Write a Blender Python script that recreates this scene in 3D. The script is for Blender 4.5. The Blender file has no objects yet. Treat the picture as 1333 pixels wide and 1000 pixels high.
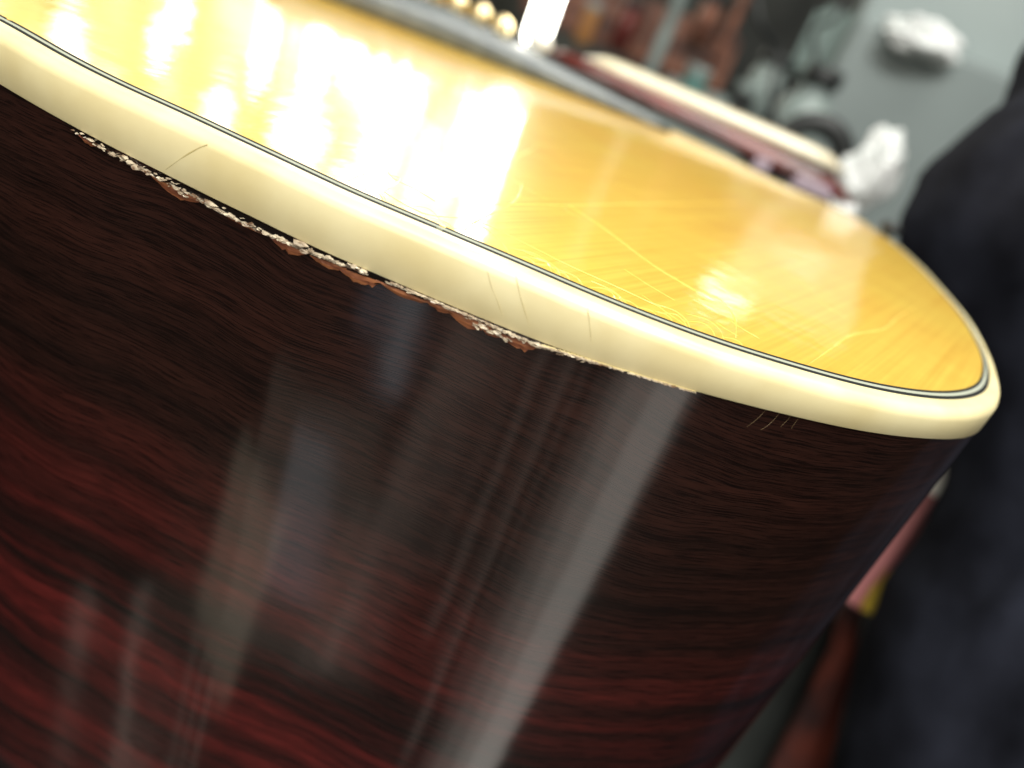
import bpy, bmesh, math, random
from mathutils import Vector, Matrix, noise

random.seed(11)
R = math.radians
scene = bpy.context.scene
COL = scene.collection

# ---------------------------------------------------------------- camera
PITCH, ROLL, FPX, CAMH = R(26.5), R(22.5), 1000.0, 0.0405
_r0 = Vector((1, 0, 0)); _u0 = Vector((0, math.sin(PITCH), math.cos(PITCH)))
FW = Vector((0, math.cos(PITCH), -math.sin(PITCH)))
RT = _r0 * math.cos(ROLL) + _u0 * math.sin(ROLL)
UP = -_r0 * math.sin(ROLL) + _u0 * math.cos(ROLL)
CP = Vector((0, 0, CAMH))
cd = bpy.data.cameras.new('camera'); cam = bpy.data.objects.new('camera', cd); COL.objects.link(cam)
cam.matrix_world = Matrix(((RT.x, UP.x, -FW.x, CP.x), (RT.y, UP.y, -FW.y, CP.y), (RT.z, UP.z, -FW.z, CP.z), (0, 0, 0, 1)))
cd.sensor_width = 36; cd.lens = FPX / 1333 * 36
cd.clip_start = 0.005; cd.clip_end = 60
cd.dof.use_dof = True; cd.dof.focus_distance = 0.138; cd.dof.aperture_fstop = 7.0
scene.camera = cam

# ---------------------------------------------------------------- light
world = bpy.data.worlds.new('World'); scene.world = world; world.use_nodes = True
bg = world.node_tree.nodes['Background']
bg.inputs[0].default_value = (0.95, 0.92, 0.90, 1); bg.inputs[1].default_value = 0.11
scene.view_settings.view_transform = 'Standard'; scene.view_settings.look = 'None'
scene.view_settings.exposure = 0.0; scene.view_settings.gamma = 1

def area(name, loc, to, sx, sy, radiance, col=(1, 1, 1), roll=0):
    l = bpy.data.lights.new(name, 'AREA'); l.shape = 'RECTANGLE'; l.size = sx; l.size_y = sy
    l.energy = radiance * sx * sy * math.pi ** 2 / math.pi * 1.0 ; l.color = col
    o = bpy.data.objects.new(name, l); COL.objects.link(o)
    o.location = loc
    q = (Vector(to) - Vector(loc)).to_track_quat('-Z', 'Y')
    o.rotation_euler = (q.to_matrix() @ Matrix.Rotation(roll, 3, 'Z')).to_euler()
    return o

# unseen fill lights, added overhead, in front and towards the background for brightness
area('overhead_fill', (0.35, 0.75, 1.5), (0, .2, 0), 0.9, 0.9, 7.5, (1, .97, .90))
area('front_fill', (0.05, -0.42, 1.05), (0, .12, 0), 1.5, 0.30, 13.0, (1, .98, .90))
area('low_front_fill', (-.30, -1.25, .42), (0, .12, 0), 1.1, .5, 6.5, (1, .96, .86))
area('background_fill', (.15, -.15, 1.0), (.45, .75, 0.05), .5, .35, 14, (1, 1, .97))
# gaps in the window far behind the guitar; their mirror image lies on the lacquer of the top
WY = 1.9; K = WY / 1.5
def pane(x0, x1, z0, z1, rad, col=(1, .98, .9), shape='ELLIPSE', roll=0):
    c = ((x0 + x1) / 2 * K, WY, (z0 + z1) / 2 * K)
    o = area('window_gap', c, (c[0], 0, c[2]), (x1 - x0) * K, (z1 - z0) * K, rad, col, R(roll)); o.data.shape = shape
pane(-.545, -.425, .13, .27, 4.5)
pane(-.47, -.36, .18, .33, 5)
pane(-.445, -.385, .27, .46, 6)
pane(-.64, -.52, .33, .46, 4.5)
pane(-.50, -.38, .40, .50, 5)
pane(-.34, -.315, .30, .45, 5)
pane(-.277, -.240, .135, .36, 13, shape='RECTANGLE', roll=-2)
pane(-.60, -.565, .08, .30, 11, shape='RECTANGLE', roll=2)
pane(-.70, -.665, .16, .34, 6)
pane(-.78, -.72, .34, .50, 4)
pane(-.88, -.84, .23, .29, 9)
pane(-.91, -.875, .29, .36, 7)
pane(-1.12, -1.04, .32, .50, 3)
pane(.27, .38, .335, .375, 6.5, (1, .97, .8))
pane(.33, .40, .31, .345, 4, (1, .97, .8))
pane(.30, .43, .205, .235, 5, (1, .97, .8), 'RECTANGLE')
# unseen area lights added behind the camera to lay reflected streaks on the rosewood
def streak_light(name, x0, x1, z0, z1, rad, col, tilt=0, y=-.5, shape='RECTANGLE'):
    o = area(name, ((x0 + x1) / 2, y, (z0 + z1) / 2), ((x0 + x1) / 2, 0, (z0 + z1) / 2), x1 - x0, z1 - z0, rad, col, R(tilt)); o.data.shape = shape
streak_light('side_streak_light', .31, .45, -1.30, -.25, .80, (.95, .95, .88), 3)
streak_light('side_streak_light', .25, .47, -1.36, -.24, .62, (1, .92, .82), 5, -.505)
streak_light('side_streak_light', .19, .49, -1.40, -.23, .45, (1, .92, .82), 2, -.51)
streak_light('side_streak_light', .15, .44, -1.45, -.28, .28, (1, .90, .78), 2, -.52)
streak_light('side_streak_light', -.17, -.145, -.40, -.24, 1.3, (.8, .92, 1), 3)
streak_light('side_streak_light', -.205, -.185, -.34, -.24, .6, (.6, .8, 1), 3)
for x, z0, z1, rd, w in ((-.115, -.86, -.27, .8, .020), (-.070, -.62, -.25, .45, .012), (-.03, -.70, -.25, .60, .018), (.020, -.74, -.24, .35, .010), (.05, -.95, -.26, .5, .024), (.10, -.80, -.25, .35, .016), (-.15, -.9, -.55, .5, .012)):
    streak_light('thin_streak_light', x, x + w, z0, z1, rd, (1, .84, .72), 2 + x * 30)
streak_light('side_blob_light', -.54, -.24, -1.0, -.62, .62, (1, .88, .66), -3)
streak_light('side_blob_light', -.44, -.12, -.92, -.46, .30, (1, .86, .70), 8, -.53)
streak_light('side_blob_light', -.26, -.17, -.74, -.48, .6, (.8, .9, 1), 8, -.49)
for x, w, rd in ((-.62, .016, 1.6), (-.50, .010, 1.1), (-.42, .010, 1.0), (-.34, .012, .9)): streak_light('low_streak_light', x, x + w, -1.7, -1.0, rd, (1, .9, .75), 4)

# ---------------------------------------------------------------- helpers
def at(px, py, D):
    return CP + (RT * (px - 666.5) + UP * (500 - py) + FW * FPX) * (D / FPX)
def on_plane(px, py, z=0.0):
    d = RT * (px - 666.5) + UP * (500 - py) + FW * FPX
    return CP + d * ((z - CAMH) / d.z)
def project(P):
    v = P - CP; k = v.dot(FW)
    return (666.5 + FPX * v.dot(RT) / k, 500 - FPX * v.dot(UP) / k)
def lerp_poly(pts, x):
    if x <= pts[0][0]: i = 0
    elif x >= pts[-1][0]: i = len(pts) - 2
    else: i = max(k for k in range(len(pts) - 1) if pts[k][0] <= x)
    a, b = pts[i], pts[i + 1]; t = (x - a[0]) / (b[0] - a[0])
    return a[1] + (b[1] - a[1]) * t
def mesh(name, verts, faces, mat, parent=None, smooth=False, uvs=None, sub=0):
    me = bpy.data.meshes.new(name); me.from_pydata([tuple(v) for v in verts], [], faces)
    if uvs is not None:
        uv = me.uv_layers.new(name='UVMap')
        for li, lo in enumerate(me.loops): uv.data[li].uv = uvs[lo.vertex_index]
    bm = bmesh.new(); bm.from_mesh(me); bmesh.ops.recalc_face_normals(bm, faces=bm.faces); bm.to_mesh(me); bm.free()
    if smooth:
        for p in me.polygons: p.use_smooth = True
    me.materials.append(mat)
    o = bpy.data.objects.new(name, me); COL.objects.link(o)
    if parent: o.parent = parent
    if sub:
        m = o.modifiers.new('sub', 'SUBSURF'); m.levels = sub; m.render_levels = sub
    return o
def tag(o, label=None, cat=None, group=None, kind=None):
    for k, v in (('label', label), ('category', cat), ('group', group), ('kind', kind)):
        if v: o[k] = v
    return o
def empty(name, loc=(0, 0, 0), rz=0):
    o = bpy.data.objects.new(name, None); COL.objects.link(o); o.location = loc; o.rotation_euler = (0, 0, rz); o.empty_display_size = .02
    return o

def material(name, col, rough=.5, metal=0, coat=0, coat_rough=.03, spec=.5, sheen=0, emit=None, estr=0):
    m = bpy.data.materials.new(name); m.use_nodes = True; b = m.node_tree.nodes['Principled BSDF']
    b.inputs['Base Color'].default_value = (*col, 1); b.inputs['Roughness'].default_value = rough
    b.inputs['Metallic'].default_value = metal; b.inputs['Coat Weight'].default_value = coat
    b.inputs['Coat Roughness'].default_value = coat_rough; b.inputs['Specular IOR Level'].default_value = spec
    b.inputs['Sheen Weight'].default_value = sheen
    if emit: b.inputs['Emission Color'].default_value = (*emit, 1); b.inputs['Emission Strength'].default_value = estr
    return m
def nodes(m): return m.node_tree.nodes, m.node_tree.links, m.node_tree.nodes['Principled BSDF']
def mottled(m, c1, c2, scale, bump=0.0, stretch=(1, 1, 1), rot=(0, 0, 0), detail=6, lo=.35, hi=.65, coord='Object', dist=.0005):
    N, L, b = nodes(m)
    tc = N.new('ShaderNodeTexCoord'); mp = N.new('ShaderNodeMapping'); mp.inputs['Scale'].default_value = stretch; mp.inputs['Rotation'].default_value = rot
    nz = N.new('ShaderNodeTexNoise'); nz.inputs['Scale'].default_value = scale; nz.inputs['Detail'].default_value = detail
    cr = N.new('ShaderNodeValToRGB'); cr.color_ramp.elements[0].position = lo; cr.color_ramp.elements[1].position = hi
    cr.color_ramp.elements[0].color = (*c1, 1); cr.color_ramp.elements[1].color = (*c2, 1)
    L.new(tc.outputs[coord], mp.inputs[0]); L.new(mp.outputs[0], nz.inputs[0]); L.new(nz.outputs[0], cr.inputs[0]); L.new(cr.outputs[0], b.inputs['Base Color'])
    if bump:
        bp = N.new('ShaderNodeBump'); bp.inputs['Strength'].default_value = bump; bp.inputs['Distance'].default_value = dist
        L.new(nz.outputs[0], bp.inputs['Height']); L.new(bp.outputs[0], b.inputs['Normal'])
    return m

# ---------------------------------------------------------------- materials
M = {}
M['binding'] = mottled(material('aged_binding', (.8, .7, .42), .45, coat=.5, coat_rough=.28), (.76, .64, .33), (.88, .78, .46), 55, .02)
M['white_line'] = material('ivory_line', (.36, .38, .30), .7, spec=.25)
M['black_line'] = material('black_line', (.010, .012, .012), .7, spec=.2)
M['lacquer_edge'] = material('lacquer_edge', (.90, .62, .12), .35, coat=.5)  # for the cracks: light caught on their edges put into the paler amber
M['crack_dark'] = material('binding_crack', (.50, .40, .17), .5)
M['flake'] = mottled(material('lacquer_flake', (.8, .75, .6), .35, coat=.5, coat_rough=.15), (.16, .09, .05), (.72, .62, .46), 500, 0)
M['bare_wood'] = mottled(material('bare_wood', (.3, .1, .03), .6), (.13, .032, .012), (.34, .12, .04), 500, .3, stretch=(.2, .2, 3))
M['groove'] = material('dark_groove', (.006, .004, .003), .9, spec=.05)
M['scratch'] = material('scratch', (.16, .11, .05), .5)
# amber spruce top
_g = on_plane(1000, 266) - on_plane(640, 266); GRAIN = math.atan2(_g.y, _g.x)
def top_material():
    m = material('amber_lacquered_spruce', (.7, .4, .05), .42, coat=1, coat_rough=.085, spec=.8)
    N, L, b = nodes(m)
    b.inputs['Coat IOR'].default_value = 1.6
    tc = N.new('ShaderNodeTexCoord'); mp = N.new('ShaderNodeMapping'); mp.vector_type = 'TEXTURE'
    mp.inputs['Rotation'].default_value = (0, 0, GRAIN); L.new(tc.outputs['Object'], mp.inputs[0])
    st = N.new('ShaderNodeMapping'); st.inputs['Scale'].default_value = (12, 900, 1); L.new(mp.outputs[0], st.inputs[0])
    n1 = N.new('ShaderNodeTexNoise'); n1.inputs['Scale'].default_value = 1; n1.inputs['Detail'].default_value = 4; L.new(st.outputs[0], n1.inputs[0])
    r1 = N.new('ShaderNodeValToRGB'); r1.color_ramp.elements[0].position = .3; r1.color_ramp.elements[1].position = .62
    r1.color_ramp.elements[0].color = (.78, .49, .052, 1); r1.color_ramp.elements[1].color = (.89, .62, .085, 1); L.new(n1.outputs[0], r1.inputs[0])
    n2 = N.new('ShaderNodeTexNoise'); n2.inputs['Scale'].default_value = 14; n2.inputs['Detail'].default_value = 5; L.new(tc.outputs['Object'], n2.inputs[0])
    r2 = N.new('ShaderNodeValToRGB'); r2.color_ramp.elements[0].position = .35; r2.color_ramp.elements[1].position = .7
    r2.color_ramp.elements[0].color = (1.0, .86, .75, 1); r2.color_ramp.elements[1].color = (1, 1, 1, 1); L.new(n2.outputs[0], r2.inputs[0])
    mx = N.new('ShaderNodeMix'); mx.data_type = 'RGBA'; mx.blend_type = 'MULTIPLY'; mx.inputs[0].default_value = 1
    L.new(r1.outputs[0], mx.inputs[6]); L.new(r2.outputs[0], mx.inputs[7]); L.new(mx.outputs[2], b.inputs['Base Color'])
    n3 = N.new('ShaderNodeTexNoise'); n3.inputs['Scale'].default_value = 55; n3.inputs['Detail'].default_value = 3; L.new(tc.outputs['Object'], n3.inputs[0])
    bp = N.new('ShaderNodeBump'); bp.inputs['Strength'].default_value = .3; bp.inputs['Distance'].default_value = .0006
    L.new(n3.outputs[0], bp.inputs['Height']); L.new(bp.outputs[0], b.inputs['Coat Normal'])
    bq = N.new('ShaderNodeBump'); bq.inputs['Strength'].default_value = .08; bq.inputs['Distance'].default_value = .0002
    L.new(n1.outputs[0], bq.inputs['Height']); L.new(bq.outputs[0], b.inputs['Normal'])
    return m
M['top'] = top_material()
def rosewood():
    m = material('dark_rosewood', (.03, .01, .01), .5, coat=1, coat_rough=.10, spec=.12)
    N, L, b = nodes(m); b.inputs['Coat IOR'].default_value = 1.54
    tc = N.new('ShaderNodeTexCoord')
    sp = N.new('ShaderNodeSeparateXYZ'); L.new(tc.outputs['UV'], sp.inputs[0])
    wn = N.new('ShaderNodeTexNoise'); wn.inputs['Scale'].default_value = 9; wn.inputs['Detail'].default_value = 3; L.new(tc.outputs['UV'], wn.inputs[0])
    wm = N.new('ShaderNodeMath'); wm.operation = 'MULTIPLY_ADD'; wm.inputs[1].default_value = .022; L.new(wn.outputs[0], wm.inputs[0]); L.new(sp.outputs[1], wm.inputs[2])
    def streak(su, sv, det, off):
        cb = N.new('ShaderNodeCombineXYZ'); a = N.new('ShaderNodeMath'); a.operation = 'MULTIPLY'; a.inputs[1].default_value = su; L.new(sp.outputs[0], a.inputs[0])
        c = N.new('ShaderNodeMath'); c.operation = 'MULTIPLY'; c.inputs[1].default_value = sv; L.new(wm.outputs[0], c.inputs[0])
        L.new(a.outputs[0], cb.inputs[0]); L.new(c.outputs[0], cb.inputs[1]); cb.inputs[2].default_value = off
        n = N.new('ShaderNodeTexNoise'); n.inputs['Scale'].default_value = 1; n.inputs['Detail'].default_value = det; n.inputs['Roughness'].default_value = .6; L.new(cb.outputs[0], n.inputs[0]); return n
    big = streak(2.2, 75, 3, 3.7); fine = streak(22, 800, 5, 1.0); pore = streak(120, 3400, 4, 5.0)
    # the wood itself turns from chocolate near the edge to red further down the side
    vr = N.new('ShaderNodeMapRange'); vr.inputs[1].default_value = -.040; vr.inputs[2].default_value = -.105; L.new(wm.outputs[0], vr.inputs[0])
    rb = N.new('ShaderNodeValToRGB'); e = rb.color_ramp.elements; e[0].position = .38; e[0].color = (.008, .0028, .0022, 1); e[1].position = .60; e[1].color = (.080, .0085, .0075, 1)
    q = e.new(.48); q.color = (.030, .0042, .0036, 1); L.new(big.outputs[0], rb.inputs[0])
    rt = N.new('ShaderNodeValToRGB'); e = rt.color_ramp.elements; e[0].position = .35; e[0].color = (.0085, .0034, .0024, 1); e[1].position = .7; e[1].color = (.026, .0082, .0054, 1); L.new(big.outputs[0], rt.inputs[0])
    m1 = N.new('ShaderNodeMix'); m1.data_type = 'RGBA'; L.new(vr.outputs[0], m1.inputs[0]); L.new(rt.outputs[0], m1.inputs[6]); L.new(rb.outputs[0], m1.inputs[7])
    rf = N.new('ShaderNodeValToRGB'); e = rf.color_ramp.elements; e[0].position = .36; e[0].color = (.45, .42, .40, 1); e[1].position = .55; e[1].color = (1, 1, 1, 1); L.new(fine.outputs[0], rf.inputs[0])
    m2 = N.new('ShaderNodeMix'); m2.data_type = 'RGBA'; m2.blend_type = 'MULTIPLY'; m2.inputs[0].default_value = .9; L.new(m1.outputs[2], m2.inputs[6]); L.new(rf.outputs[0], m2.inputs[7])
    rp = N.new('ShaderNodeValToRGB'); e = rp.color_ramp.elements; e[0].position = .40; e[0].color = (.18, .16, .16, 1); e[1].position = .54; e[1].color = (1.35, 1.35, 1.35, 1); L.new(pore.outputs[0], rp.inputs[0])
    m3 = N.new('ShaderNodeMix'); m3.data_type = 'RGBA'; m3.blend_type = 'MULTIPLY'; m3.inputs[0].default_value = .8; L.new(m2.outputs[2], m3.inputs[6]); L.new(rp.outputs[0], m3.inputs[7])
    L.new(m3.outputs[2], b.inputs['Base Color'])
    lw = N.new('ShaderNodeTexNoise'); lw.inputs['Scale'].default_value = 38; lw.inputs['Detail'].default_value = 2; L.new(tc.outputs['UV'], lw.inputs[0])
    b0_ = N.new('ShaderNodeBump'); b0_.inputs['Strength'].default_value = .35; b0_.inputs['Distance'].default_value = .0003; L.new(lw.outputs[0], b0_.inputs['Height'])
    bp = N.new('ShaderNodeBump'); bp.inputs['Strength'].default_value = .12; bp.inputs['Distance'].default_value = .00006
    L.new(fine.outputs[0], bp.inputs['Height']); L.new(b0_.outputs[0], bp.inputs['Normal']); L.new(bp.outputs[0], b.inputs['Coat Normal'])
    return m
M['rosewood'] = rosewood()

# ---------------------------------------------------------------- guitar outline (metres, seen from above)
PF = [(0, 27), (78, 73), (170, 119), (255, 156), (306, 182), (374, 212), (449, 250), (477, 261), (575, 302), (600, 313), (671, 342), (763, 383), (838, 413),
      (940, 451), (1001, 470), (1066, 489), (1134, 507), (1189, 517), (1243, 521), (1274, 512)]
FAR = [(1301, 488), (1290, 462), (1262, 415), (1230, 378), (1196, 343), (1160, 313), (1100, 275), (1010, 236), (940, 200), (870, 167)]
BW = 0.0048                                   # width of the cream binding on the top
near = [on_plane(*p).xy for p in PF]
pts = []
for i, p in enumerate(near):
    t = (near[min(i + 1, len(near) - 1)] - near[max(i - 1, 0)]).normalized()
    pts.append(p + Vector((t.y, -t.x)) * BW)
pts += [on_plane(*p).xy for p in FAR]
pts += [Vector(p) for p in ((-.03, .452), (-.10, .480), (-.18, .480), (-.26, .445), (-.32, .38), (-.345, .30), (-.315, .22), (-.26, .17), (-.20, .146), (-.155, .138))]
def resample(loop, step):
    out = []; n = len(loop)
    for i in range(n):                         # Catmull-Rom, centripetal-ish through every point
        p0, p1, p2, p3 = loop[i - 1], loop[i], loop[(i + 1) % n], loop[(i + 2) % n]
        L = (p2 - p1).length; k = max(1, int(L / step))
        d0, d1, d2 = max((p1 - p0).length, 1e-6), max(L, 1e-6), max((p3 - p2).length, 1e-6)
        m1 = ((p1 - p0) / d0 * d1 + (p2 - p1) / d1 * d0) / (d0 + d1) * d1
        m2 = ((p2 - p1) / d1 * d2 + (p3 - p2) / d2 * d1) / (d1 + d2) * d1
        for j in range(k):
            t = j / k
            out.append((2*t**3 - 3*t**2 + 1) * p1 + (t**3 - 2*t**2 + t) * m1 + (-2*t**3 + 3*t**2) * p2 + (t**3 - t**2) * m2)
    return out
OUT = resample(pts, .0012)
for _ in range(60): OUT = [(OUT[i - 1] + OUT[i] * 2 + OUT[(i + 1) % len(OUT)]) / 4 for i in range(len(OUT))]
NO = len(OUT)
NRM = []
for i in range(NO):
    t = (OUT[(i + 2) % NO] - OUT[i - 2]).normalized(); NRM.append(Vector((t.y, -t.x)))
S = [0.0]
for i in range(1, NO): S.append(S[-1] + (OUT[i] - OUT[i - 1]).length)
# binding height at each station: its lower edge follows the photographed edge
BOT = [(0, 112), (50, 137), (100, 167), (200, 222), (300, 270), (400, 318), (500, 362), (600, 405), (700, 447), (800, 478), (900, 508), (1000, 535), (1100, 558), (1170, 569), (1230, 571)]
G = []
for i in range(NO):
    g = .0070 if p.x > .05 else .0090
    p = OUT[i]
    if p.y < .16 and -.12 < p.x < .09:
        best = None
        for k in range(50, 130):
            q = project(Vector((p.x, p.y, -k * .0001)))
            e = abs(q[1] - lerp_poly(BOT, q[0]))
            if best is None or e < best[0]: best = (e, k * .0001)
        if -40 < q[0] < 1240: g = best[1]
    G.append(g)
for _ in range(150): G = [(G[i - 1] + G[i] * 2 + G[(i + 1) % NO]) / 4 for i in range(NO)]

# seen from this side the rim of the far bout is swept narrower
WF = []
for i in range(NO):
    p = OUT[i]; t = min(1, max(0, (p.y - .150) / .045)) if p.x > -.1 else 1.0
    WF.append(1 - .62 * t if (p.x > .06 or p.y > .2) else 1.0)
for _ in range(200): WF = [(WF[i - 1] + WF[i] * 2 + WF[(i + 1) % NO]) / 4 for i in range(NO)]
def sweep(name, prof, mat, parent, i0=0, i1=None, closed_prof=False, smooth=True, uv=False):
    """prof: list of (outward offset, z or function of station) swept round the outline"""
    full = i1 is None
    idx = list(range(NO)) if full else list(range(i0, i1 + 1))
    V = []; U = []; np_ = len(prof)
    for i in idx:
        for (o, z) in prof:
            p = OUT[i] + NRM[i] * (o * WF[i] if (o < -.0004 and name != 'rosewood_side') else o); zz = z(i) if callable(z) else z
            V.append((p.x, p.y, zz)); U.append((S[i], zz))
    Fc = []; n = len(idx)
    for a in range(n if full else n - 1):
        b = (a + 1) % n
        for k in range(np_ if closed_prof else np_ - 1):
            k2 = (k + 1) % np_
            Fc.append((a * np_ + k, b * np_ + k, b * np_ + k2, a * np_ + k2))
    if not full and closed_prof:
        Fc.append(tuple(range(np_))); Fc.append(tuple((n - 1) * np_ + k for k in range(np_)))
    return mesh(name, V, Fc, mat, parent, smooth, U if uv else None)

guitar = tag(empty('acoustic_guitar', (0, 0, 0)), 'amber topped acoustic guitar with cream binding and dark red rosewood side', 'guitar')
# top plate (inside the purfling)
LB, LW, LG = .0011, .0010, .0009                     # black line, white line widths
inset = BW + LB + LW + LG
def cap(name, off, z0, z1, mat, edge=.0):
    V = []; n = NO
    ring = [OUT[i] + NRM[i] * off * (WF[i] if name == 'top_plate' else 1) for i in range(NO)]
    V = [(p.x, p.y, z1) for p in ring] + [(p.x, p.y, z0) for p in ring]
    Fc = [tuple(range(n)), tuple(range(2 * n - 1, n - 1, -1))] + [(i, (i + 1) % n, n + (i + 1) % n, n + i) for i in range(n)]
    o = mesh(name, V, Fc, mat, guitar); return o
cap('top_plate', -inset, -.003, 0.0, M['top'])
def box_prof(o0, o1, z0, z1): return [(o0, z0), (o0, z1), (o1, z1), (o1, z0)]
# station nearest to a photographed point on the purfling
def station(px, py, z=0.0):
    q = on_plane(px, py, z).xy
    return min(range(NO), key=lambda i: (OUT[i] - q).length)
J = station(577, 302)
c = BW
for nm, o0, o1, mat, zt in (('black_purfling_line', -c - LB, -c, 'black_line', .00012), ('white_purfling_line', -c - LB - LW, -c - LB, 'white_line', .00013), ('black_purfling_line', -inset, -c - LB - LW, 'black_line', .00012)):
    if mat == 'black_line':
        sweep(nm, box_prof(o0, o1, -.002, zt), M[mat], guitar, 0, J - 1, True, False)
        sweep(nm, box_prof(o0, o1, -.002, zt), M[mat], guitar, J + 0, NO - 1, True, False)
    else: sweep(nm, box_prof(o0, o1, -.002, zt), M[mat], guitar, closed_prof=True, smooth=False)
# binding with a rounded shoulder
RB = .0022
prof = [(-BW, -.004), (-BW, .00010), (-BW + .0004, .00016)]
for k in range(9):
    a = R(90 - k * 90 / 8); prof.append((-RB + RB * math.cos(a), .00016 - RB + RB * math.sin(a)))
prof += [(0, lambda i: -G[i] + .0002), (-.0002, lambda i: -G[i]), (-.003, lambda i: -G[i])]
bnd = sweep('binding', prof, M['binding'], guitar, closed_prof=True)
# rosewood side, its upper edge just under the binding
DEPTH = .21
sprof = [(-.00035, lambda i: -G[i] + .0010), (-.00035, lambda i: -G[i] - .0006)]
for k in range(1, 13): sprof.append((-.00035 + .0, (lambda kk: (lambda i: -G[i] - .0006 - (DEPTH - .01 - .0006) * kk / 12))(k)))
sprof.append((-.004, -DEPTH))
side = sweep('rosewood_side', sprof, M['rosewood'], guitar, uv=True)
cap('back_plate', -.004, -DEPTH - .003, -DEPTH, M['rosewood'])

# ---------------------------------------------------------------- points on the side wall under a pixel
def on_side(px, py, out=0.0):
    d = RT * (px - 666.5) + UP * (500 - py) + FW * FPX
    best = None
    for i in range(NO):
        a = OUT[i] + NRM[i] * (-.00035); b = OUT[(i + 1) % NO] + NRM[(i + 1) % NO] * (-.00035)
        e = b - a; den = d.x * e.y - d.y * e.x
        if abs(den) < 1e-12: continue
        t = (a.x * e.y - a.y * e.x) / den; u = (a.x * d.y - a.y * d.x) / den
        if t > 0 and -.001 <= u <= 1.001 and (best is None or t < best[0]): best = (t, i, u)
    t, i, u = best
    P = CP + d * t; n = NRM[i]
    return P + Vector((n.x, n.y, 0)) * out, i, n
#GEOEND

# dark groove where the side has shrunk away from the binding
def groove(x0, x1, w):
    n = int((x1 - x0) / 4) + 2; V = []; Fc = []
    for k in range(n):
        x = x0 + (x1 - x0) * k / (n - 1); y = lerp_poly(BOT, x) + 1.0
        ww = w * math.sin(math.pi * min(1, max(.02, k / (n - 1)))) ** .5 * (.75 + .5 * noise.noise(Vector((x * .05, 3, 1))))
        a, i, nn = on_side(x, y, .00025); b, _, _ = on_side(x - ww * .3, y + ww, .00025)
        V += [a, b, b - Vector((nn.x, nn.y, 0)) * .0006, a - Vector((nn.x, nn.y, 0)) * .0006]
    for k in range(n - 1):
        for j in range(4): Fc.append((4 * k + j, 4 * k + 4 + j, 4 * k + 4 + (j + 1) % 4, 4 * k + (j + 1) % 4))
    Fc += [(0, 1, 2, 3), (4 * n - 4, 4 * n - 3, 4 * n - 2, 4 * n - 1)]
    mesh('dark_groove', V, Fc, M['groove'], guitar)
groove(84, 150, 4); groove(188, 262, 6); groove(262, 478, 12); groove(474, 506, 11); groove(506, 640, 6)
# lens-shaped patches where the lacquer has broken away and shows bare wood
def patch(pp, out=.0003):
    """pp: list of (px, py_top, py_bottom)"""
    V = []; Fc = []; n = len(pp)
    for (x, y0, y1) in pp:
        a, i, nn = on_side(x, y0, out); b, _, _ = on_side(x, y1, out * .4); m_, _, _ = on_side(x, (y0 + y1) / 2, out * .9 + random.uniform(0, .0001))
        h = Vector((nn.x, nn.y, 0)) * .0008
        V += [a, m_, b, b - h, a - h]
    for k in range(n - 1):
        for j in range(5): Fc.append((5 * k + j, 5 * k + 5 + j, 5 * k + 5 + (j + 1) % 5, 5 * k + (j + 1) % 5))
    Fc += [tuple(range(5)), tuple(5 * (n - 1) + j for j in range(5))]
    mesh('bare_wood_patch', V, Fc, M['bare_wood'], guitar)
def lens(x0, y0, x1, y1, sag, sub=12):
    out = []; sag *= 1.25
    for k in range(sub + 1):
        t = k / sub; x = x0 + (x1 - x0) * t; y = y0 + (y1 - y0) * t
        s = sag * math.sin(math.pi * t ** random.uniform(.93, 1.05)) ** .9
        out.append((x, y - .5, y + s * (.9 + .5 * noise.noise(Vector((x * .16, 1, 2)))) + .5))
    patch(out)
lens(104, 176, 128, 190, 5); lens(196, 226, 264, 262, 11); lens(262, 260, 345, 306, 3)
lens(352, 308, 400, 330, 9); lens(404, 332, 452, 350, 7); lens(440, 348, 500, 368, 10); lens(490, 364, 560, 394, 7)
lens(552, 388, 596, 405, 8); lens(578, 398, 640, 426, 13); lens(618, 418, 662, 438, 8); lens(648, 434, 708, 450, 11)
# broken lacquer flakes and crumbs along the joint
LINE = [(85, 158), (95, 167), (140, 195), (180, 216), (215, 235), (262, 259), (300, 278), (340, 299), (385, 318), (430, 336), (470, 351), (510, 367), (560, 387), (600, 403), (640, 421), (700, 449), (760, 467), (820, 484), (880, 501), (905, 508)]
def chunk(P, n, L, Wd, T, ang):
    """irregular flake as verts, faces; lies on the side wall"""
    nn = Vector((n.x, n.y, 0)); tt = Vector((-n.y, n.x, 0)); zz = Vector((0, 0, 1))
    e1 = tt * math.cos(ang) + zz * math.sin(ang); e2 = -tt * math.sin(ang) + zz * math.cos(ang)
    k = random.choice((5, 6, 7)); V = []
    rr = [random.uniform(.6, 1.1) for _ in range(k)]
    for lvl, sc in ((-.5, 1), (.5, .75)):
        for j in range(k):
            a = 2 * math.pi * j / k
            V.append(P + e1 * (math.cos(a) * L * rr[j] * sc) + e2 * (math.sin(a) * Wd * rr[j] * sc) + nn * (T * (lvl + random.uniform(-.25, .25))))
    Fc = [tuple(range(k)), tuple(range(2 * k - 1, k - 1, -1))] + [(j, (j + 1) % k, k + (j + 1) % k, k + j) for j in range(k)]
    return V, Fc
def edge_ang(px):
    a, i, n = on_side(px, lerp_poly(LINE, px)); b, _, _ = on_side(px + 10, lerp_poly(LINE, px + 10))
    tt = Vector((-n.y, n.x, 0)); d = b - a
    return math.atan2(d.z, d.dot(tt))
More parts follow.
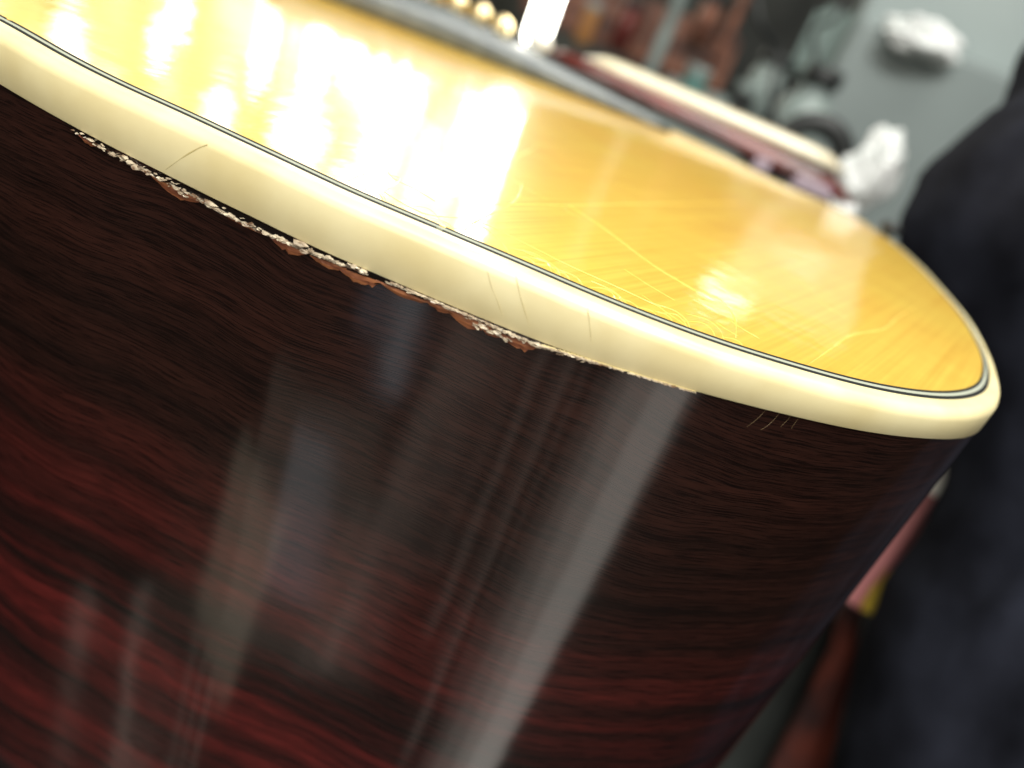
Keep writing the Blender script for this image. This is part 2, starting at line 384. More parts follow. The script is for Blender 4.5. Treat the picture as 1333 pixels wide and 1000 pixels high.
for (x, dy, L, Wd) in ((180, 2, .0011, .0006), (172, -1, .0008, .0004), (164, -3, .0009, .00035), (196, 1, .0006, .0004), (212, 0, .0008, .0003), (232, 1, .0012, .0003), (238, 4, .0009, .0003),
                       (276, -2, .0017, .0004), (284, 2, .0020, .0004), (304, 1, .0010, .0003), (322, 2, .0013, .00035), (348, 1, .0012, .0003), (370, -1, .0010, .0003), (393, -4, .0019, .00055), (398, 3, .0016, .00045), (418, 1, .0011, .0004),
                       (428, -1, .0008, .0004), (444, 2, .0010, .0003), (462, -2, .0008, .00045), (474, 0, .0009, .0004), (150, 1, .0010, .0004), (134, 0, .0009, .0003), (120, -1, .0010, .00022),
                       (566, 2, .0010, .0003), (584, 3, .0012, .0003), (606, 2, .0008, .0003), (632, 8, .0010, .0004), (648, 6, .0009, .0004), (668, 1, .0010, .0003), (702, 1, .0009, .0003)):
    P, i, n = on_side(x, lerp_poly(LINE, x) + dy, .00055)
    V, Fc = chunk(P, n, L, Wd, .0006, edge_ang(x))
    mesh('lacquer_flake', V, Fc, M['flake'], guitar)
def torn(x0, x1, w, off=0, seed=0):
    # ragged ribbon of torn lacquer and glue, bent and faceted
    xs = []; x = x0
    while x < x1: xs.append(x); x += random.uniform(1.6, 5)
    V = []; Fc = []
    for k, x in enumerate(xs):
        y = lerp_poly(LINE, x) + off + 1.5 * noise.noise(Vector((x * .06, seed, 0)))
        ww = w * (.55 + .8 * abs(noise.noise(Vector((x * .05, seed, 5)))) + random.uniform(-.15, .15)) * min(1, .25 + k / 4, .25 + (len(xs) - k) / 5)
        pts_ = []
        for q in (-.5, -.15, .2, .5):
            yy = max(y + q * ww + random.uniform(-.8, .8), lerp_poly(BOT, x) + .3)
            P, i, n = on_side(x + q * 3, yy, .0002 + random.uniform(0, .0008) * (1 - abs(q)))
            pts_.append(P)
        h = Vector((n.x, n.y, 0)) * .0010
        V += pts_ + [pts_[3] - h, pts_[0] - h]
    m_ = len(xs)
    for k in range(m_ - 1):
        for j in range(6): Fc.append((6 * k + j, 6 * k + 6 + j, 6 * k + 6 + (j + 1) % 6, 6 * k + (j + 1) % 6))
    Fc += [tuple(range(6)), tuple(6 * (m_ - 1) + j for j in range(6))]
    mesh('torn_lacquer', V, Fc, M['torn'], guitar)
M['torn'] = mottled(material('torn_lacquer', (.6, .5, .4), .3, coat=.5, coat_rough=.15), (.06, .028, .014), (.70, .60, .45), 300, .4, detail=3, lo=.40, hi=.62)
for a_ in ((112, 178, 3.5, -1, 1), (172, 268, 4.5, -1, 2), (262, 352, 6.5, 1, 3), (345, 482, 7, 0, 4), (504, 586, 5.5, 0, 5), (560, 650, 6.5, -1, 6), (628, 668, 6, 8, 7), (645, 712, 5.5, -1, 8), (700, 790, 3.5, -2, 9)): torn(a_[0], a_[1], a_[2], a_[3] + 1.5, a_[4])
V = []; Fc = []
def crumbs(x0, x1, num, spread, size, off=0):
    for _ in range(num):
        x = random.uniform(x0, x1); y = lerp_poly(LINE, x) + off + random.gauss(0, spread)
        y = max(y, lerp_poly(BOT, x) + .5)
        P, i, n = on_side(x, y, random.uniform(.0002, .0006))
        v, f = chunk(P, n, random.uniform(.8, 3.2) * size * 1.3, random.uniform(.4, 1) * size, random.uniform(.0002, .0007), edge_ang(x) + random.gauss(0, .22))
        b = len(V); V.extend(v); Fc.extend(tuple(q + b for q in ff) for ff in f)
crumbs(95, 190, 20, 2, .00014); crumbs(190, 480, 70, 2.2, .00018); crumbs(508, 620, 70, 2.4, .0002); crumbs(600, 700, 50, 2.2, .0002, 0); crumbs(615, 665, 25, 2, .00024, 9)
crumbs(700, 780, 70, 1.6, .0002, -1); crumbs(780, 905, 90, 1.2, .00014, -1.5)
tag(mesh('lacquer_crumbs', V, Fc, M['flake'], guitar), kind='stuff')
# ragged glue teeth on the underside of the binding, right of the break
V = []; Fc = []
for x in range(706, 905, 5):
    xx = x + random.uniform(-1.5, 1.5); y = lerp_poly(BOT, xx)
    h = random.uniform(1.5, 5) * (1 - (x - 706) / 260)
    a, i, n = on_side(xx - 2.5, y - 1, .0004); b, _, _ = on_side(xx + 3.5, y - .5, .0004); t, _, _ = on_side(xx + 4 + h * .6, y + h, .0003)
    k = Vector((n.x, n.y, 0)) * .0004; q = len(V)
    V += [a, b, t, a - k, b - k, t - k]; Fc += [(q, q + 1, q + 2), (q + 3, q + 5, q + 4), (q, q + 3, q + 4, q + 1), (q + 1, q + 4, q + 5, q + 2), (q + 2, q + 5, q + 3, q)]
tag(mesh('binding_teeth', V, Fc, M['binding'], guitar), kind='stuff')

# ---------------------------------------------------------------- cracks in the lacquer of the top
def smooth_px(pp, n=8):
    q = [Vector(p) for p in pp]; out = []
    for i in range(len(q) - 1):
        p0 = q[max(i - 1, 0)]; p1 = q[i]; p2 = q[i + 1]; p3 = q[min(i + 2, len(q) - 1)]
        for j in range(n):
            t = j / n; out.append(.5 * ((2*p1) + (p2-p0)*t + (2*p0-5*p1+4*p2-p3)*t*t + (-p0+3*p1-3*p2+p3)*t**3))
    out.append(q[-1]); return out
def ridge(name, P, w, h, mat, nrm=None):
    """low triangular ridge through the points P; nrm gives the surface normal at each"""
    V = []; Fc = []; n = len(P)
    for k in range(n):
        t = (P[min(k + 1, n - 1)] - P[max(k - 1, 0)]).normalized(); N_ = nrm[k] if nrm else Vector((0, 0, 1)); s_ = t.cross(N_).normalized()
        ww = w * (.25 + .75 * min(1, 4 * min(k, n - 1 - k) / n)) * (1 + 1.0 * noise.noise(P[k] * 420))
        V += [P[k] + s_ * ww / 2 - N_ * h * .5, P[k] + N_ * h, P[k] - s_ * ww / 2 - N_ * h * .5]
    for k in range(n - 1):
        for j in range(3): Fc.append((3 * k + j, 3 * k + 3 + j, 3 * k + 3 + (j + 1) % 3, 3 * k + (j + 1) % 3))
    Fc += [(0, 1, 2), (3 * n - 3, 3 * n - 2, 3 * n - 1)]
    return mesh(name, V, Fc, mat, guitar)
CR = [([(628, 267), (690, 266), (740, 267), (800, 266), (880, 265), (960, 264)], .0008), ([(740, 267), (790, 300), (850, 345), (905, 378)], .0007),
              ([(604, 302), (612, 293), (640, 278), (662, 268), (676, 255), (680, 236)], .0004), ([(500, 250), (530, 268), (560, 280), (620, 288), (680, 315), (740, 345), (800, 372), (860, 400)], .0004),
              ([(612, 176), (628, 190), (634, 208), (626, 212)], .0006), ([(634, 210), (660, 210), (700, 190)], .0006), ([(618, 290), (636, 300), (655, 318), (666, 336)], .0004), ([(684, 328), (712, 342), (730, 362), (738, 378)], .0004),
              ([(730, 352), (752, 362), (762, 380)], .0004), ([(770, 366), (800, 380), (822, 402)], .0004), ([(836, 384), (870, 408), (902, 430)], .0003),
              ([(915, 378), (940, 392), (957, 415), (958, 440)], .0005), ([(1050, 476), (1085, 452), (1110, 436), (1150, 428), (1170, 412), (1195, 398)], .0007),
              ([(500, 215), (512, 232), (540, 246), (566, 262)], .0005), ([(452, 236), (480, 226), (520, 232), (500, 250)], .0004)]
for k in range(26):          # short arcs that run out to the purfling
    x = random.uniform(470, 985); y = lerp_poly(PF, x) - random.uniform(5, 9); l = random.uniform(16, 52); h = l * random.uniform(.35, .7)
    CR.append(([(x, y), (x - l * .12, y - h * .45), (x - l * .45, y - h * .85), (x - l, y - h * random.uniform(.9, 1.15))], random.uniform(.00022, .0004)))
for k in range(10):          # faint straight checks lying across the grain
    x = random.uniform(640, 1130); y = lerp_poly(PF, min(x, 1200)) - random.uniform(25, 130); l = random.uniform(25, 70)
    CR.append(([(x, y), (x + l * .5, y + l * .32 + random.uniform(-3, 3)), (x + l, y + l * .62)], random.uniform(.00018, .0003)))
for pp, w in CR:
    P = [on_plane(p.x, p.y, .00001) for p in smooth_px(pp)]
    ridge('lacquer_crack', P, w, w * .10, M['lacquer_edge'])
# cracks and scratches on the upright face of the binding
def on_face(px, py, out=0.0):
    P, i, n = on_side(px, py); return P + Vector((n.x, n.y, 0)) * (.00035 + out), Vector((n.x, n.y, 0))
for pp, w, mt in (([(272, 188), (258, 194), (238, 206), (217, 221)], .00025, 'crack_dark'), ([(635, 352), (640, 372), (648, 392), (655, 412)], .00012, 'crack_dark'), ([(672, 356), (676, 378), (682, 400), (690, 424)], .00012, 'crack_dark'), ([(765, 398), (768, 425), (770, 448)], .0001, 'crack_dark')):
    q = [on_face(p.x, p.y, .00001) for p in smooth_px(pp, 5)]
    ridge('binding_crack', [a for a, _ in q], w, w * .2, M[mt], [b for _, b in q])
for pp in ([(998, 533), (985, 546), (972, 556)], [(1016, 537), (1002, 552), (990, 560)], [(1030, 541), (1022, 550), (1016, 556)], [(1040, 544), (1034, 552), (1030, 558)]):
    q = [on_face(p.x, p.y, -.00034) for p in smooth_px(pp, 4)]
    ridge('side_scratch', [a for a, _ in q], .00006, .00003, M['scratch'], [b for _, b in q])

# ---------------------------------------------------------------- bridge on the top
M['ebony'] = mottled(material('ebony', (.03, .035, .04), .4, coat=.4, coat_rough=.15), (.07, .085, .092), (.12, .14, .14), 60, .1, stretch=(1, 8, 1))
M['gold'] = material('brass', (1, .82, .48), .38, metal=1)
M['black'] = material('black_rubber', (.012, .014, .014), .5)
M['bone'] = material('bone', (.88, .86, .78), .25, coat=.6)
bridge_dir = (on_plane(872, 174) - on_plane(620, 76)).normalized(); bp_ = Vector((-bridge_dir.y, bridge_dir.x, 0))
b0 = on_plane(872, 174) ; LBR = .20
V = []; Fc = []; nS = 24; prof_n = 8
for k in range(nS + 1):
    t = k / nS; c0 = b0 - bridge_dir * LBR * t
    hh = .0022 + .0125 * min(1, (t / .6)) ** .8 * (1 if t < .9 else 1); hw = .005 + .010 * min(1, t / .3)
    for (a, z) in ((-1, 0), (-1, .5), (-.8, .88), (-.4, 1), (.4, 1), (.8, .88), (1, .5), (1, 0)):
        V.append(c0 + bp_ * (a * hw + hw) + Vector((0, 0, z * hh + .0001)))
for k in range(nS):
    for j in range(8): Fc.append((8 * k + j, 8 * k + 8 + j, 8 * k + 8 + (j + 1) % 8, 8 * k + (j + 1) % 8))
Fc += [tuple(range(8)), tuple(8 * nS + j for j in range(8))]
mesh('bridge', V, Fc, M['ebony'], guitar, True)
def ball(center, r, sz=1.0, n=14, m=9):
    V = []; Fc = []
    for a in range(m + 1):
        th = math.pi * a / m
        for b in range(n):
            ph = 2 * math.pi * b / n; V.append(center + Vector((math.sin(th) * math.cos(ph) * r, math.sin(th) * math.sin(ph) * r, math.cos(th) * r * sz)))
    for a in range(m):
        for b in range(n): Fc.append((a * n + b, a * n + (b + 1) % n, (a + 1) * n + (b + 1) % n, (a + 1) * n + b))
    return V, Fc
def lathe(center, prof_, n=20, axis=None):
    V = []; Fc = []
    for (r, z) in prof_:
        for b in range(n):
            ph = 2 * math.pi * b / n; V.append(center + Vector((r * math.cos(ph), r * math.sin(ph), z)))
    for a in range(len(prof_) - 1):
        for b in range(n): Fc.append((a * n + b, a * n + (b + 1) % n, (a + 1) * n + (b + 1) % n, (a + 1) * n + b))
    Fc += [tuple(range(n)), tuple((len(prof_) - 1) * n + b for b in range(n))]
    return V, Fc
for (px, py) in ((655, 32), (627, 16), (598, 2), (570, -12), (542, -26), (514, -40)):
    P = at(px, py, .375)
    V, Fc = lathe(P, ((.0012, -.012), (.0016, -.005), (.0043, -.0046), (.0049, -.0015), (.0043, .0017), (.0023, .0037), (.0006, .0043)))
    mesh('bridge_pin', V, Fc, M['gold'], guitar, True)
V, Fc = lathe(at(1156, 303, .335), ((.0018, -.004), (.0018, .0), (.0042, .0008), (.0046, .003), (.0030, .0045), (.0005, .0048))); mesh('strap_button', V, Fc, M['black'], guitar, True)
# bone saddle end lying on the bridge
a = at(688, 44, .375); b = at(718, 64, .375); d = (b - a)
V = []; Fc = []
n1 = d.normalized(); n2 = Vector((-n1.y, n1.x, 0)).normalized(); n3 = n1.cross(n2)
for k in range(9):
    t = k / 8; rr = .0036 * math.sqrt(max(.05, 1 - (2 * t - 1) ** 4))
    for j in range(10):
        ph = 2 * math.pi * j / 10; V.append(a + d * t + n2 * rr * math.cos(ph) + n3 * rr * 1.2 * math.sin(ph))
for k in range(8):
    for j in range(10): Fc.append((10 * k + j, 10 * k + (j + 1) % 10, 10 * k + 10 + (j + 1) % 10, 10 * k + 10 + j))
Fc += [tuple(range(10)), tuple(80 + j for j in range(10))]
mesh('bone_saddle', V, Fc, M['bone'], guitar, True)
# the lit tube standing behind the bridge, top out of the frame
M['tube'] = material('lit_tube', (1, 1, .95), .3, emit=(1, .98, .88), estr=12)
tb = at(698, 48, .385)
lamp = tag(empty('tube_lamp', (tb.x, tb.y, tb.z)), 'glowing white lamp tube standing behind the dark bridge at the top edge', 'lamp')
V, Fc = lathe(Vector((0, 0, 0)), ((.0050, -.004), (.0068, -.001), (.0068, .16), (.0045, .162)))
mesh('lit_tube', V, Fc, M['tube'], lamp, True)
M['chrome'] = material('chrome', (.8, .8, .8), .15, metal=1)
V, Fc = lathe(Vector((0, 0, 0)), ((.0030, -.010), (.0050, -.004), (.0056, .0008), (.0050, .0010)))
mesh('tube_socket', V, Fc, M['chrome'], lamp, True)
V, Fc = lathe(Vector((0, 0, 0)), ((.0042, .160), (.0045, .161), (.0045, .172), (.003, .174)))
mesh('tube_cap', V, Fc, M['chrome'], lamp, True)

# ---------------------------------------------------------------- things behind the guitar
def rounded_box(w, d, h, r=.01, z0=0.0):
    bm = bmesh.new(); bmesh.ops.create_cube(bm, size=1)
    bmesh.ops.scale(bm, vec=(w, d, h), verts=bm.verts); bmesh.ops.translate(bm, vec=(0, 0, h / 2 + z0), verts=bm.verts)
    bmesh.ops.bevel(bm, geom=bm.edges[:], offset=r, segments=3, affect='EDGES')
    V = [v.co.copy() for v in bm.verts]; Fc = [tuple(v.index for v in f.verts) for f in bm.faces]; bm.free(); return V, Fc
def bar(name, pa, pb, ha, hb, mat, parent, dep=.02, z_off=0.0):
    """bar whose front bottom edge runs pa->pb, heights ha, hb, with rounded top, depth dep away from the camera"""
    V = []; Fc = []; n = 14; d = (pb - pa); back = Vector((-d.y, d.x, 0)).normalized() * dep
    for k in range(n + 1):
        t = k / n; p = pa + d * t + Vector((0, 0, z_off)); h = ha + (hb - ha) * t
        e = math.sqrt(max(.06, 1 - (2 * t - 1) ** 10))
        for (f, z) in ((0, 0), (0, .6), (.12, .9), (.35, 1), (.65, 1), (.88, .9), (1, .6), (1, 0)):
            V.append(p + back * (.5 + (f - .5) * e) + Vector((0, 0, z * h * e)))
    for k in range(n):
        for j in range(8): Fc.append((8 * k + j, 8 * k + 8 + j, 8 * k + 8 + (j + 1) % 8, 8 * k + (j + 1) % 8))
    Fc += [tuple(range(8)), tuple(8 * n + j for j in range(8))]
    return mesh(name, V, Fc, mat, parent, True)
M['maroon'] = mottled(material('mahogany', (.2, .03, .02), .35, coat=.6), (.07, .007, .005), (.15, .018, .012), 30, 0)
M['cream'] = material('cream_plastic', (.80, .72, .52), .3, coat=.6)
neck = tag(empty('guitar_neck', at(900, 180, .47)), 'reddish brown guitar neck with cream edge lying behind the amber top', 'guitar neck')
def local(o, root):
    bpy.context.view_layer.update(); o.matrix_parent_inverse = root.matrix_world.inverted()
    return o
L0, L1 = at(700, 66, .47), at(1110, 272, .45)
local(bar('neck_shaft', L0, L1, .007, .011, M['maroon'], neck, .03), neck)
L0, L1 = at(752, 84, .475), at(1098, 236, .455)
local(bar('neck_binding', L0, L1, .0075, .008, M['cream'], neck, .034, .003), neck)
M['lilac'] = material('lilac_sticker', (.26, .20, .24), .5)
for (p, q) in (((972, 224), (996, 234)), ((1024, 246), (1078, 270))):
    local(bar('position_marker', at(*p, .448), at(*q, .446), .010, .010, M['lilac'], neck, .006), neck)
# wall and floor of the workshop
M['wall'] = mottled(material('dim_wall', (.10, .11, .11), .8), (.03, .033, .032), (.08, .085, .08), 5, 0)
M['floor'] = mottled(material('workshop_floor', (.03, .03, .03), .7), (.012, .014, .015), (.035, .036, .036), 12, 0)
FZ = -1.75
tag(mesh('floor', [(-4, -4, FZ), (4, -4, FZ), (4, 3, FZ), (-4, 3, FZ)], [(0, 1, 2, 3)], M['floor']), kind='structure')
tag(mesh('wall', [(-4, 2.6, FZ), (4, 2.6, FZ), (4, 2.6, 1.9), (-4, 2.6, 1.9), (-4, 2.7, FZ), (4, 2.7, FZ), (4, 2.7, 1.9), (-4, 2.7, 1.9)], [(0, 1, 2, 3), (4, 7, 6, 5), (0, 4, 5, 1), (3, 2, 6, 7), (0, 3, 7, 4), (1, 5, 6, 2)], M['wall']), kind='structure')

def wall_box(x0, x1, y0, y1):
    V = [(x, y, z) for z in (FZ, 1.9) for x, y in ((x0, y0), (x1, y0), (x1, y1), (x0, y1))]
    tag(mesh('wall', V, [(0, 1, 2, 3), (4, 5, 6, 7), (0, 1, 5, 4), (1, 2, 6, 5), (2, 3, 7, 6), (3, 0, 4, 7)], M['wall']), kind='structure')
wall_box(-4.1, -4, -4, 2.6); wall_box(4, 4.1, -4, 2.6); wall_box(-4, 4, -4.1, -4)

def box_at(name, px, py, D, w, d, h, yaw, mat, label, cat, r=.008, drop=0, parts=None):
    """upright box whose front top-left corner sits under the pixel"""
    p = at(px, py, D); ux = Vector((math.cos(yaw), math.sin(yaw), 0)); uy = Vector((-math.sin(yaw), math.cos(yaw), 0))
    c0 = p + ux * w / 2 + uy * d / 2 - Vector((0, 0, h))
    root = tag(empty(name, c0, yaw), label, cat)
    V, Fc = rounded_box(w, d, h, r); mesh('casing', V, Fc, mat, root)
    return root, c0, ux, uy
M['teal_grey'] = mottled(material('grey_steel', (.3, .36, .34), .45), (.25, .295, .29), (.285, .335, .33), 6, .05)
M['pale_grey'] = mottled(material('pale_grey_card', (.36, .42, .41), .6), (.33, .385, .38), (.38, .44, .43), 5, 0)
M['mint'] = material('mint_plastic', (.20, .27, .25), .5)
M['black'] = material('black_rubber', (.012, .014, .014), .5)
M['tissue'] = mottled(material('white_paper', (.9, .92, .9), .7), (.86, .9, .88), (.95, .96, .95), 40, .3)
# large grey box, lower, and the paler one standing on it
rt, c0, ux, uy = box_at('storage_box', 1122, 20, .95, .60, .35, .55, R(-9), M['teal_grey'], 'large flat grey green storage box behind the guitar tip, under the carton', 'storage box', .006)
rt2, c1, _, _ = box_at('carton', 1187, -108, .97, .55, .30, .135, R(-9), M['pale_grey'], 'pale grey carton on top of the large grey green box', 'carton', .005)
# crumpled tissue and white cup
def crumple(name, P, sx, sy, sz, seed, mat, label, cat, amp=.35):
    V, Fc = ball(Vector((0, 0, 0)), 1, 1, 28, 18)
    out = []
    for v in V:
        k = 1 + amp * noise.noise(v * 1.6 + Vector((seed, 0, 0))) + amp * .5 * noise.noise(v * 4 + Vector((0, seed, 0)))
        out.append(Vector((v.x * sx * k, v.y * sy * k, v.z * sz * k)))
    o = mesh(name, out, Fc, mat, None, False); o.location = P; return tag(o, label, cat)
crumple('crumpled_tissue', at(1200, 50, .92), .050, .03, .020, 3, M['tissue'], 'crumpled white tissue lying on the grey boxes at top right', 'tissue')
crumple('paper_towel', at(1130, 228, .56), .0185, .016, .031, 8, M['tissue'], 'bright white crumpled paper towel standing just beyond the amber top', 'paper towel', .4)
crumple('cotton_pad', at(1092, 268, .50), .012, .010, .006, 5, M['tissue'], 'small white pad lying at the foot of the upright paper towel', 'pad', .3)
# black ring, dull metal bottle, mint case and clutter
def torus(P, Rr, r, axis_yaw, n=32, m=10, arc=2 * math.pi):
    V = []; Fc = []
    for a in range(n):
        A = arc * a / n; c = Vector((math.cos(A) * math.cos(axis_yaw), math.cos(A) * math.sin(axis_yaw), math.sin(A)))
        o_ = Vector((-math.sin(axis_yaw), math.cos(axis_yaw), 0))
        for b in range(m):
            B = 2 * math.pi * b / m; V.append(P + c * (Rr + r * math.cos(B)) + o_ * r * math.sin(B))
    for a in range(n):
        for b in range(m): Fc.append((a * m + b, a * m + (b + 1) % m, ((a + 1) % n) * m + (b + 1) % m, ((a + 1) % n) * m + b))
    return V, Fc
P = at(1052, 205, .60); V, Fc = torus(Vector((0, 0, 0)), .0255, .0085, R(-6)); o = mesh('tape_roll', V, Fc, M['black'], None, True); o.location = P; tag(o, 'black ring of tape standing left of the upright paper towel', 'tape roll')
M['dull'] = mottled(material('dull_metal', (.25, .28, .27), .4), (.10, .13, .125), (.30, .36, .34), 12, 0)
P = at(1046, 150, .80); V, Fc = lathe(Vector((0, 0, 0)), ((.026, -.06), (.030, -.055), (.030, .0), (.026, .012), (.016, .022), (.016, .030)), 24)
root = tag(empty('metal_flask', P), 'dull grey metal flask standing left of the grey green box', 'flask'); mesh('flask_body', V, Fc, M['dull'], root, True)
V, Fc = lathe(Vector((0, 0, 0)), ((.019, .0305), (.020, .032), (.020, .046), (.017, .049)), 20); mesh('flask_cap', V, Fc, M['black'], root, True)
box_at('mint_case', 1070, 2, 1.10, .085, .08, .10, R(-9), M['mint'], 'small mint green plastic case beside the pale carton', 'case', .012)
box_at('dark_toolbox', 860, 95, 1.20, .17, .16, .40, R(-12), M['dull'], 'dark green grey metal toolbox behind the guitar neck', 'toolbox', .01)
M['brown'] = mottled(material('brown_wood', (.12, .05, .03), .5), (.05, .018, .012), (.30, .12, .07), 9, .1, stretch=(1, 1, 4))
rt, c0, ux, uy = box_at('wooden_shelf', 700, -60, 1.25, .36, .16, .09, R(-4), M['brown'], 'dark brown wooden shelf at the top of the frame behind the bridge', 'shelf', .006)
V, Fc = lathe(Vector((0, 0, 0)), ((.008, -.5), (.009, -.495), (.009, .30), (.008, .305)), 16)
o = mesh('metal_post', V, Fc, M['dull'], None, True); o.location = at(868, 40, 1.05); tag(o, 'thin grey metal post standing in front of the dark shelf', 'post')
o = mesh('support_rod', V, Fc, M['brown'], None, True); o.location = at(958, 20, 1.18); tag(o, 'thin brown rod standing between the shelf and the grey flask', 'rod')
for (px, py, D, r_, mk, lab) in ((820, 22, 1.15, .016, 'maroon', 'small reddish jar on the dark shelf nearest the grey post'), (925, 15, 1.2, .018, 'brown', 'small brown jar on the dark shelf right of the grey post'), (1000, 100, .9, .02, 'dull', 'squat grey jar standing just left of the metal flask')):
    V, Fc = lathe(Vector((0, 0, 0)), ((r_ * .9, -.045), (r_, -.043), (r_, 0), (r_ * .8, .010), (r_ * .8, .012)), 20); V2, F2 = lathe(Vector((0, 0, 0)), ((r_ * .85, .0125), (r_ * .88, .014), (r_ * .88, .024), (r_ * .8, .026)), 20)
    root = tag(empty('jar', at(px, py, D)), lab, 'jar'); mesh('jar_body', V, Fc, M[mk], root, True); mesh('lid', V2, F2, M['black'], root, True)
# white knob / cloth tip by the far binding
# ---------------------------------------------------------------- dark clothing filling the right edge
def cloth_mat():
    m = material('navy_cloth', (.010, .012, .022), .95, spec=.15)
    mottled(m, (.004, .0045, .008), (.016, .018, .028), 26, .6, dist=.002)
    return m
M['navy'] = cloth_mat()
SIL = [(-260, 1560), (-150, 1480), (-40, 1410), (60, 1365), (110, 1338), (160, 1268), (220, 1212), (285, 1188), (350, 1190), (450, 1215), (550, 1250), (620, 1250), (700, 1222), (780, 1172), (860, 1140), (1000, 1112), (1200, 1080), (1400, 1060)]
rows = []; V = []; Fc = []; NY, NX = 90, 60
for a in range(NY + 1):
    py = -260 + 1660 * a / NY; x0 = lerp_poly(SIL, py) if False else None
    for k in range(len(SIL) - 1):
        if SIL[k][0] <= py <= SIL[k + 1][0]:
            t = (py - SIL[k][0]) / (SIL[k + 1][0] - SIL[k][0]); t = t * t * (3 - 2 * t) * .5 + t * .5; x0 = SIL[k][1] + (SIL[k + 1][1] - SIL[k][1]) * t
    left = at(x0, py, .38); across = RT; back = (FW * 1.0)
    for b in range(NX):
        ph = 2 * math.pi * b / NX
        w, dd = .16, .10
        q = left + across * (w - w * math.cos(ph)) - back * dd * math.sin(ph)
        f = .018 * noise.noise(Vector((ph * 3.4 + py * .0042, py * .0024, 1))) + .009 * noise.noise(Vector((ph * 8 + py * .006, py * .006, 4)))
        k = (math.sin(ph / 2)) ** 1.0
        V.append(q + (-across * math.cos(ph) - back * math.sin(ph)) * f * (.3 + k))
for a in range(NY):
    for b in range(NX): Fc.append((a * NX + b, a * NX + (b + 1) % NX, (a + 1) * NX + (b + 1) % NX, (a + 1) * NX + b))
Fc += [tuple(range(NX)), tuple(NY * NX + b for b in range(NX))]
tag(mesh('jacket', V, Fc, M['navy'], None, True), 'dark navy jacket with soft folds bulging along the right edge behind the guitar', 'jacket')

# ---------------------------------------------------------------- things seen in the slit between side and jacket
def ribbon(name, pp, D, w, mat, parent):
    """thick band along photo points, at depth D; w list of widths px"""
    V = []; Fc = []; n = len(pp)
    for k, (x, y) in enumerate(pp):
        a, b = pp[max(k - 1, 0)], pp[min(k + 1, n - 1)]; t = Vector((b[0] - a[0], b[1] - a[1])).normalized(); s_ = Vector((-t.y, t.x)) * w[k] / 2
        A, B = at(x - s_.x, y - s_.y, D), at(x + s_.x, y + s_.y, D); m_ = (A + B) / 2 - FW * .004; h = FW * .006
        V += [A, m_, B, B + h, A + h]
    for k in range(n - 1):
        for j in range(5): Fc.append((5 * k + j, 5 * k + 5 + j, 5 * k + 5 + (j + 1) % 5, 5 * k + (j + 1) % 5))
    Fc += [tuple(range(5)), tuple(5 * (n - 1) + j for j in range(5))]
    return mesh(name, V, Fc, mat, parent, False)
M['pink'] = material('pink_webbing', (.28, .09, .09), .7); M['yellow'] = material('yellow_webbing', (.45, .32, .02), .7); M['redcloth'] = mottled(material('red_cloth', (.10, .02, .015), .8), (.03, .006, .005), (.15, .025, .012), 40, 0)
M['greycloth'] = mottled(material('grey_green_cloth', (.03, .04, .035), .8), (.008, .010, .009), (.022, .027, .025), 30, 0)
strap = tag(empty('shoulder_strap', at(1150, 720, .42)), 'pink strap with a white tip and yellow end hanging between side and jacket', 'strap')
local(ribbon('strap_band', [(1214, 645), (1180, 690), (1146, 738), (1108, 786)], .42, [16, 30, 40, 36], M['pink'], strap), strap)
local(ribbon('white_tip', [(1234, 608), (1226, 628), (1214, 645)], .42, [14, 24, 18], M['bone'], strap), strap)
local(ribbon('yellow_end', [(1166, 745), (1146, 775), (1130, 798)], .415, [12, 26, 18], M['yellow'], strap), strap)
o = ribbon('red_cloth', [(1112, 790), (1100, 850), (1075, 920), (1045, 1000), (1010, 1090)], .47, [24, 30, 46, 70, 90], M['redcloth'], None); tag(o, 'dull red cloth hanging below the pink strap', 'cloth')
o = ribbon('grey_cloth', [(1075, 800), (1055, 860), (1020, 930), (985, 1000), (940, 1090)], .52, [30, 56, 70, 90, 110], M['greycloth'], None); tag(o, 'dark grey green cloth between the rosewood side and the red cloth', 'cloth')

# ---------------------------------------------------------------- window (seen only as a mirror image in the lacquer)
def window_view():
    m = bpy.data.materials.new('bright_view'); m.use_nodes = True; N = m.node_tree.nodes; L = m.node_tree.links
    b = N['Principled BSDF']; b.inputs['Base Color'].default_value = (0, 0, 0, 1)
    tc = N.new('ShaderNodeTexCoord'); mp = N.new('ShaderNodeMapping'); mp.inputs['Scale'].default_value = (1, 1, .45); L.new(tc.outputs['Object'], mp.inputs[0])
    nz = N.new('ShaderNodeTexNoise'); nz.inputs['Scale'].default_value = 5.5; nz.inputs['Detail'].default_value = 5; nz.inputs['Distortion'].default_value = .6; L.new(mp.outputs[0], nz.inputs[0])
    cr = N.new('ShaderNodeValToRGB'); e = cr.color_ramp.elements; e[0].position = .36; e[0].color = (.16, .14, .07, 1); e[1].position = .66; e[1].color = (1, .97, .82, 1)
    q = e.new(.5); q.color = (.42, .38, .22, 1); L.new(nz.outputs[0], cr.inputs[0]); L.new(cr.outputs[0], b.inputs['Emission Color']); b.inputs['Emission Strength'].default_value = 3.0
    return m
wx0, wx1, wz0, wz1 = -2.05, -.33, .08, .86
win = tag(empty('window', ((wx0 + wx1) / 2, 2.0, wz0)), 'bright window behind the guitar whose glare lies on the amber top', 'window')
w2 = (wx1 - wx0) / 2; hh_ = wz1 - wz0
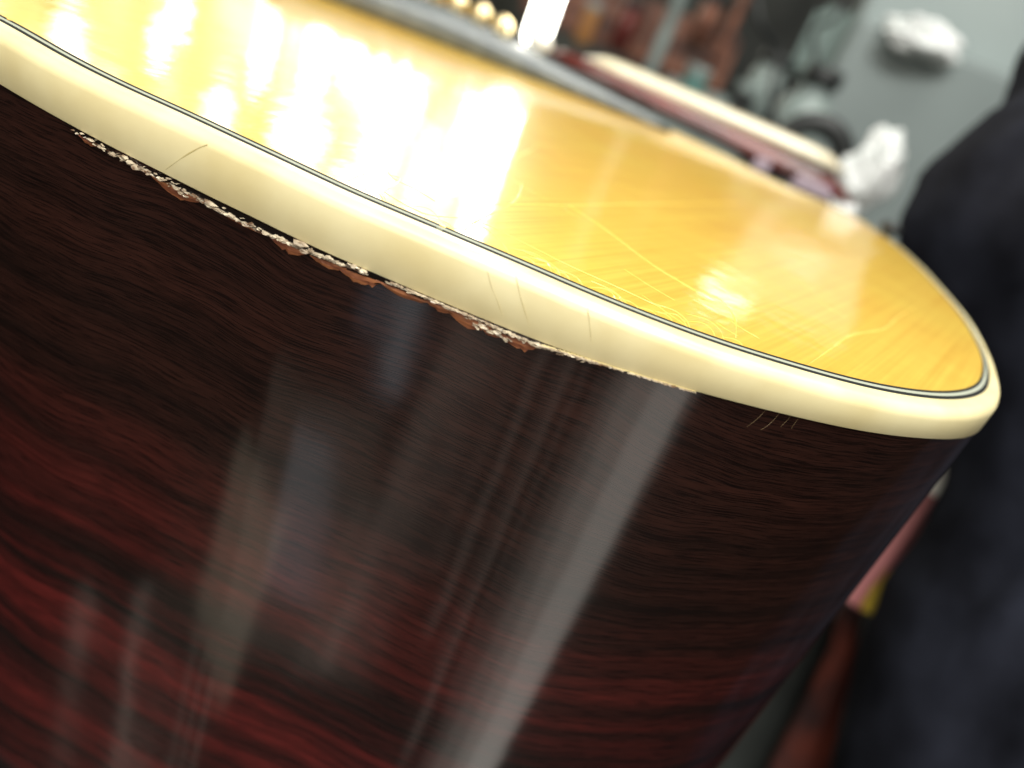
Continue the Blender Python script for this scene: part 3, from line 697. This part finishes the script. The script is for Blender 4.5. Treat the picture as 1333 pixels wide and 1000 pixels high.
def wb(name, x0, x1, z0, z1, y0, y1, mat):
    V = [(x, y, z) for z in (z0, z1) for x, y in ((x0, y0), (x1, y0), (x1, y1), (x0, y1))]
    return mesh(name, V, [(0, 1, 2, 3), (4, 5, 6, 7), (0, 1, 5, 4), (1, 2, 6, 5), (2, 3, 7, 6), (3, 0, 4, 7)], mat, win)
wb('pane', -w2, w2, 0, hh_, 0, .01, window_view())
for x in (-w2 - .04, w2, -w2 + .55, -w2 + 1.15): wb('frame', x, x + .035, -.04, hh_ + .04, -.02, .02, M['dull'])
for z in (-.04, hh_): wb('frame', -w2 - .0049, w2 - .001, z + .001, z + .039, -.018, .018, M['dull'])

# a few more things of the workshop clutter
M['orange'] = material('orange_tin', (.35, .16, .05), .45); M['teal'] = material('teal_tin', (.10, .22, .20), .4)
for (px, py, D, r_, mk, lab) in ((770, 18, 1.1, .013, 'orange', 'small orange tin on the dark shelf nearest the glowing tube'), (905, 105, .95, .015, 'teal', 'small teal tin behind the cream edged neck, under the grey post'), (968, 128, .9, .013, 'black', 'small black tin left of the squat grey jar')):
    V, Fc = lathe(Vector((0, 0, 0)), ((r_ * .95, -.04), (r_, -.038), (r_, .004), (r_ * .97, .006)), 20); V2, F2 = lathe(Vector((0, 0, 0)), ((r_ * 1.04, .0065), (r_ * 1.05, .008), (r_ * 1.05, .015), (r_, .017)), 20)
    root = tag(empty('tin', at(px, py, D)), lab, 'tin'); mesh('tin_body', V, Fc, M[mk], root, True); mesh('lid', V2, F2, M['dull'], root, True)
def cable(pp, D, r, mat, label):
    P = [at(p.x, p.y, D + .02 * math.sin(p.x * .05)) for p in smooth_px(pp, 8)]; V = []; Fc = []; n = len(P)
    for k in range(n):
        t = (P[min(k + 1, n - 1)] - P[max(k - 1, 0)]).normalized(); a = t.cross(FW).normalized(); b = t.cross(a)
        V += [P[k] + a * r * math.cos(j * math.pi / 3) + b * r * math.sin(j * math.pi / 3) for j in range(6)]
    for k in range(n - 1):
        for j in range(6): Fc.append((6 * k + j, 6 * k + 6 + j, 6 * k + 6 + (j + 1) % 6, 6 * k + (j + 1) % 6))
    Fc += [tuple(range(6)), tuple(6 * (n - 1) + j for j in range(6))]
    tag(mesh('cable', V, Fc, mat, None, True), label, 'cable')
cable([(980, -30), (990, 30), (1012, 70), (1004, 120), (1015, 190), (1030, 240)], .78, .0035, M['black'], 'black cable hanging in front of the metal flask')
cable([(1120, -40), (1090, 20), (1060, 40), (1062, 90), (1050, 180)], .84, .0030, M['black'], 'black cable hanging along the left edge of the grey boxes')
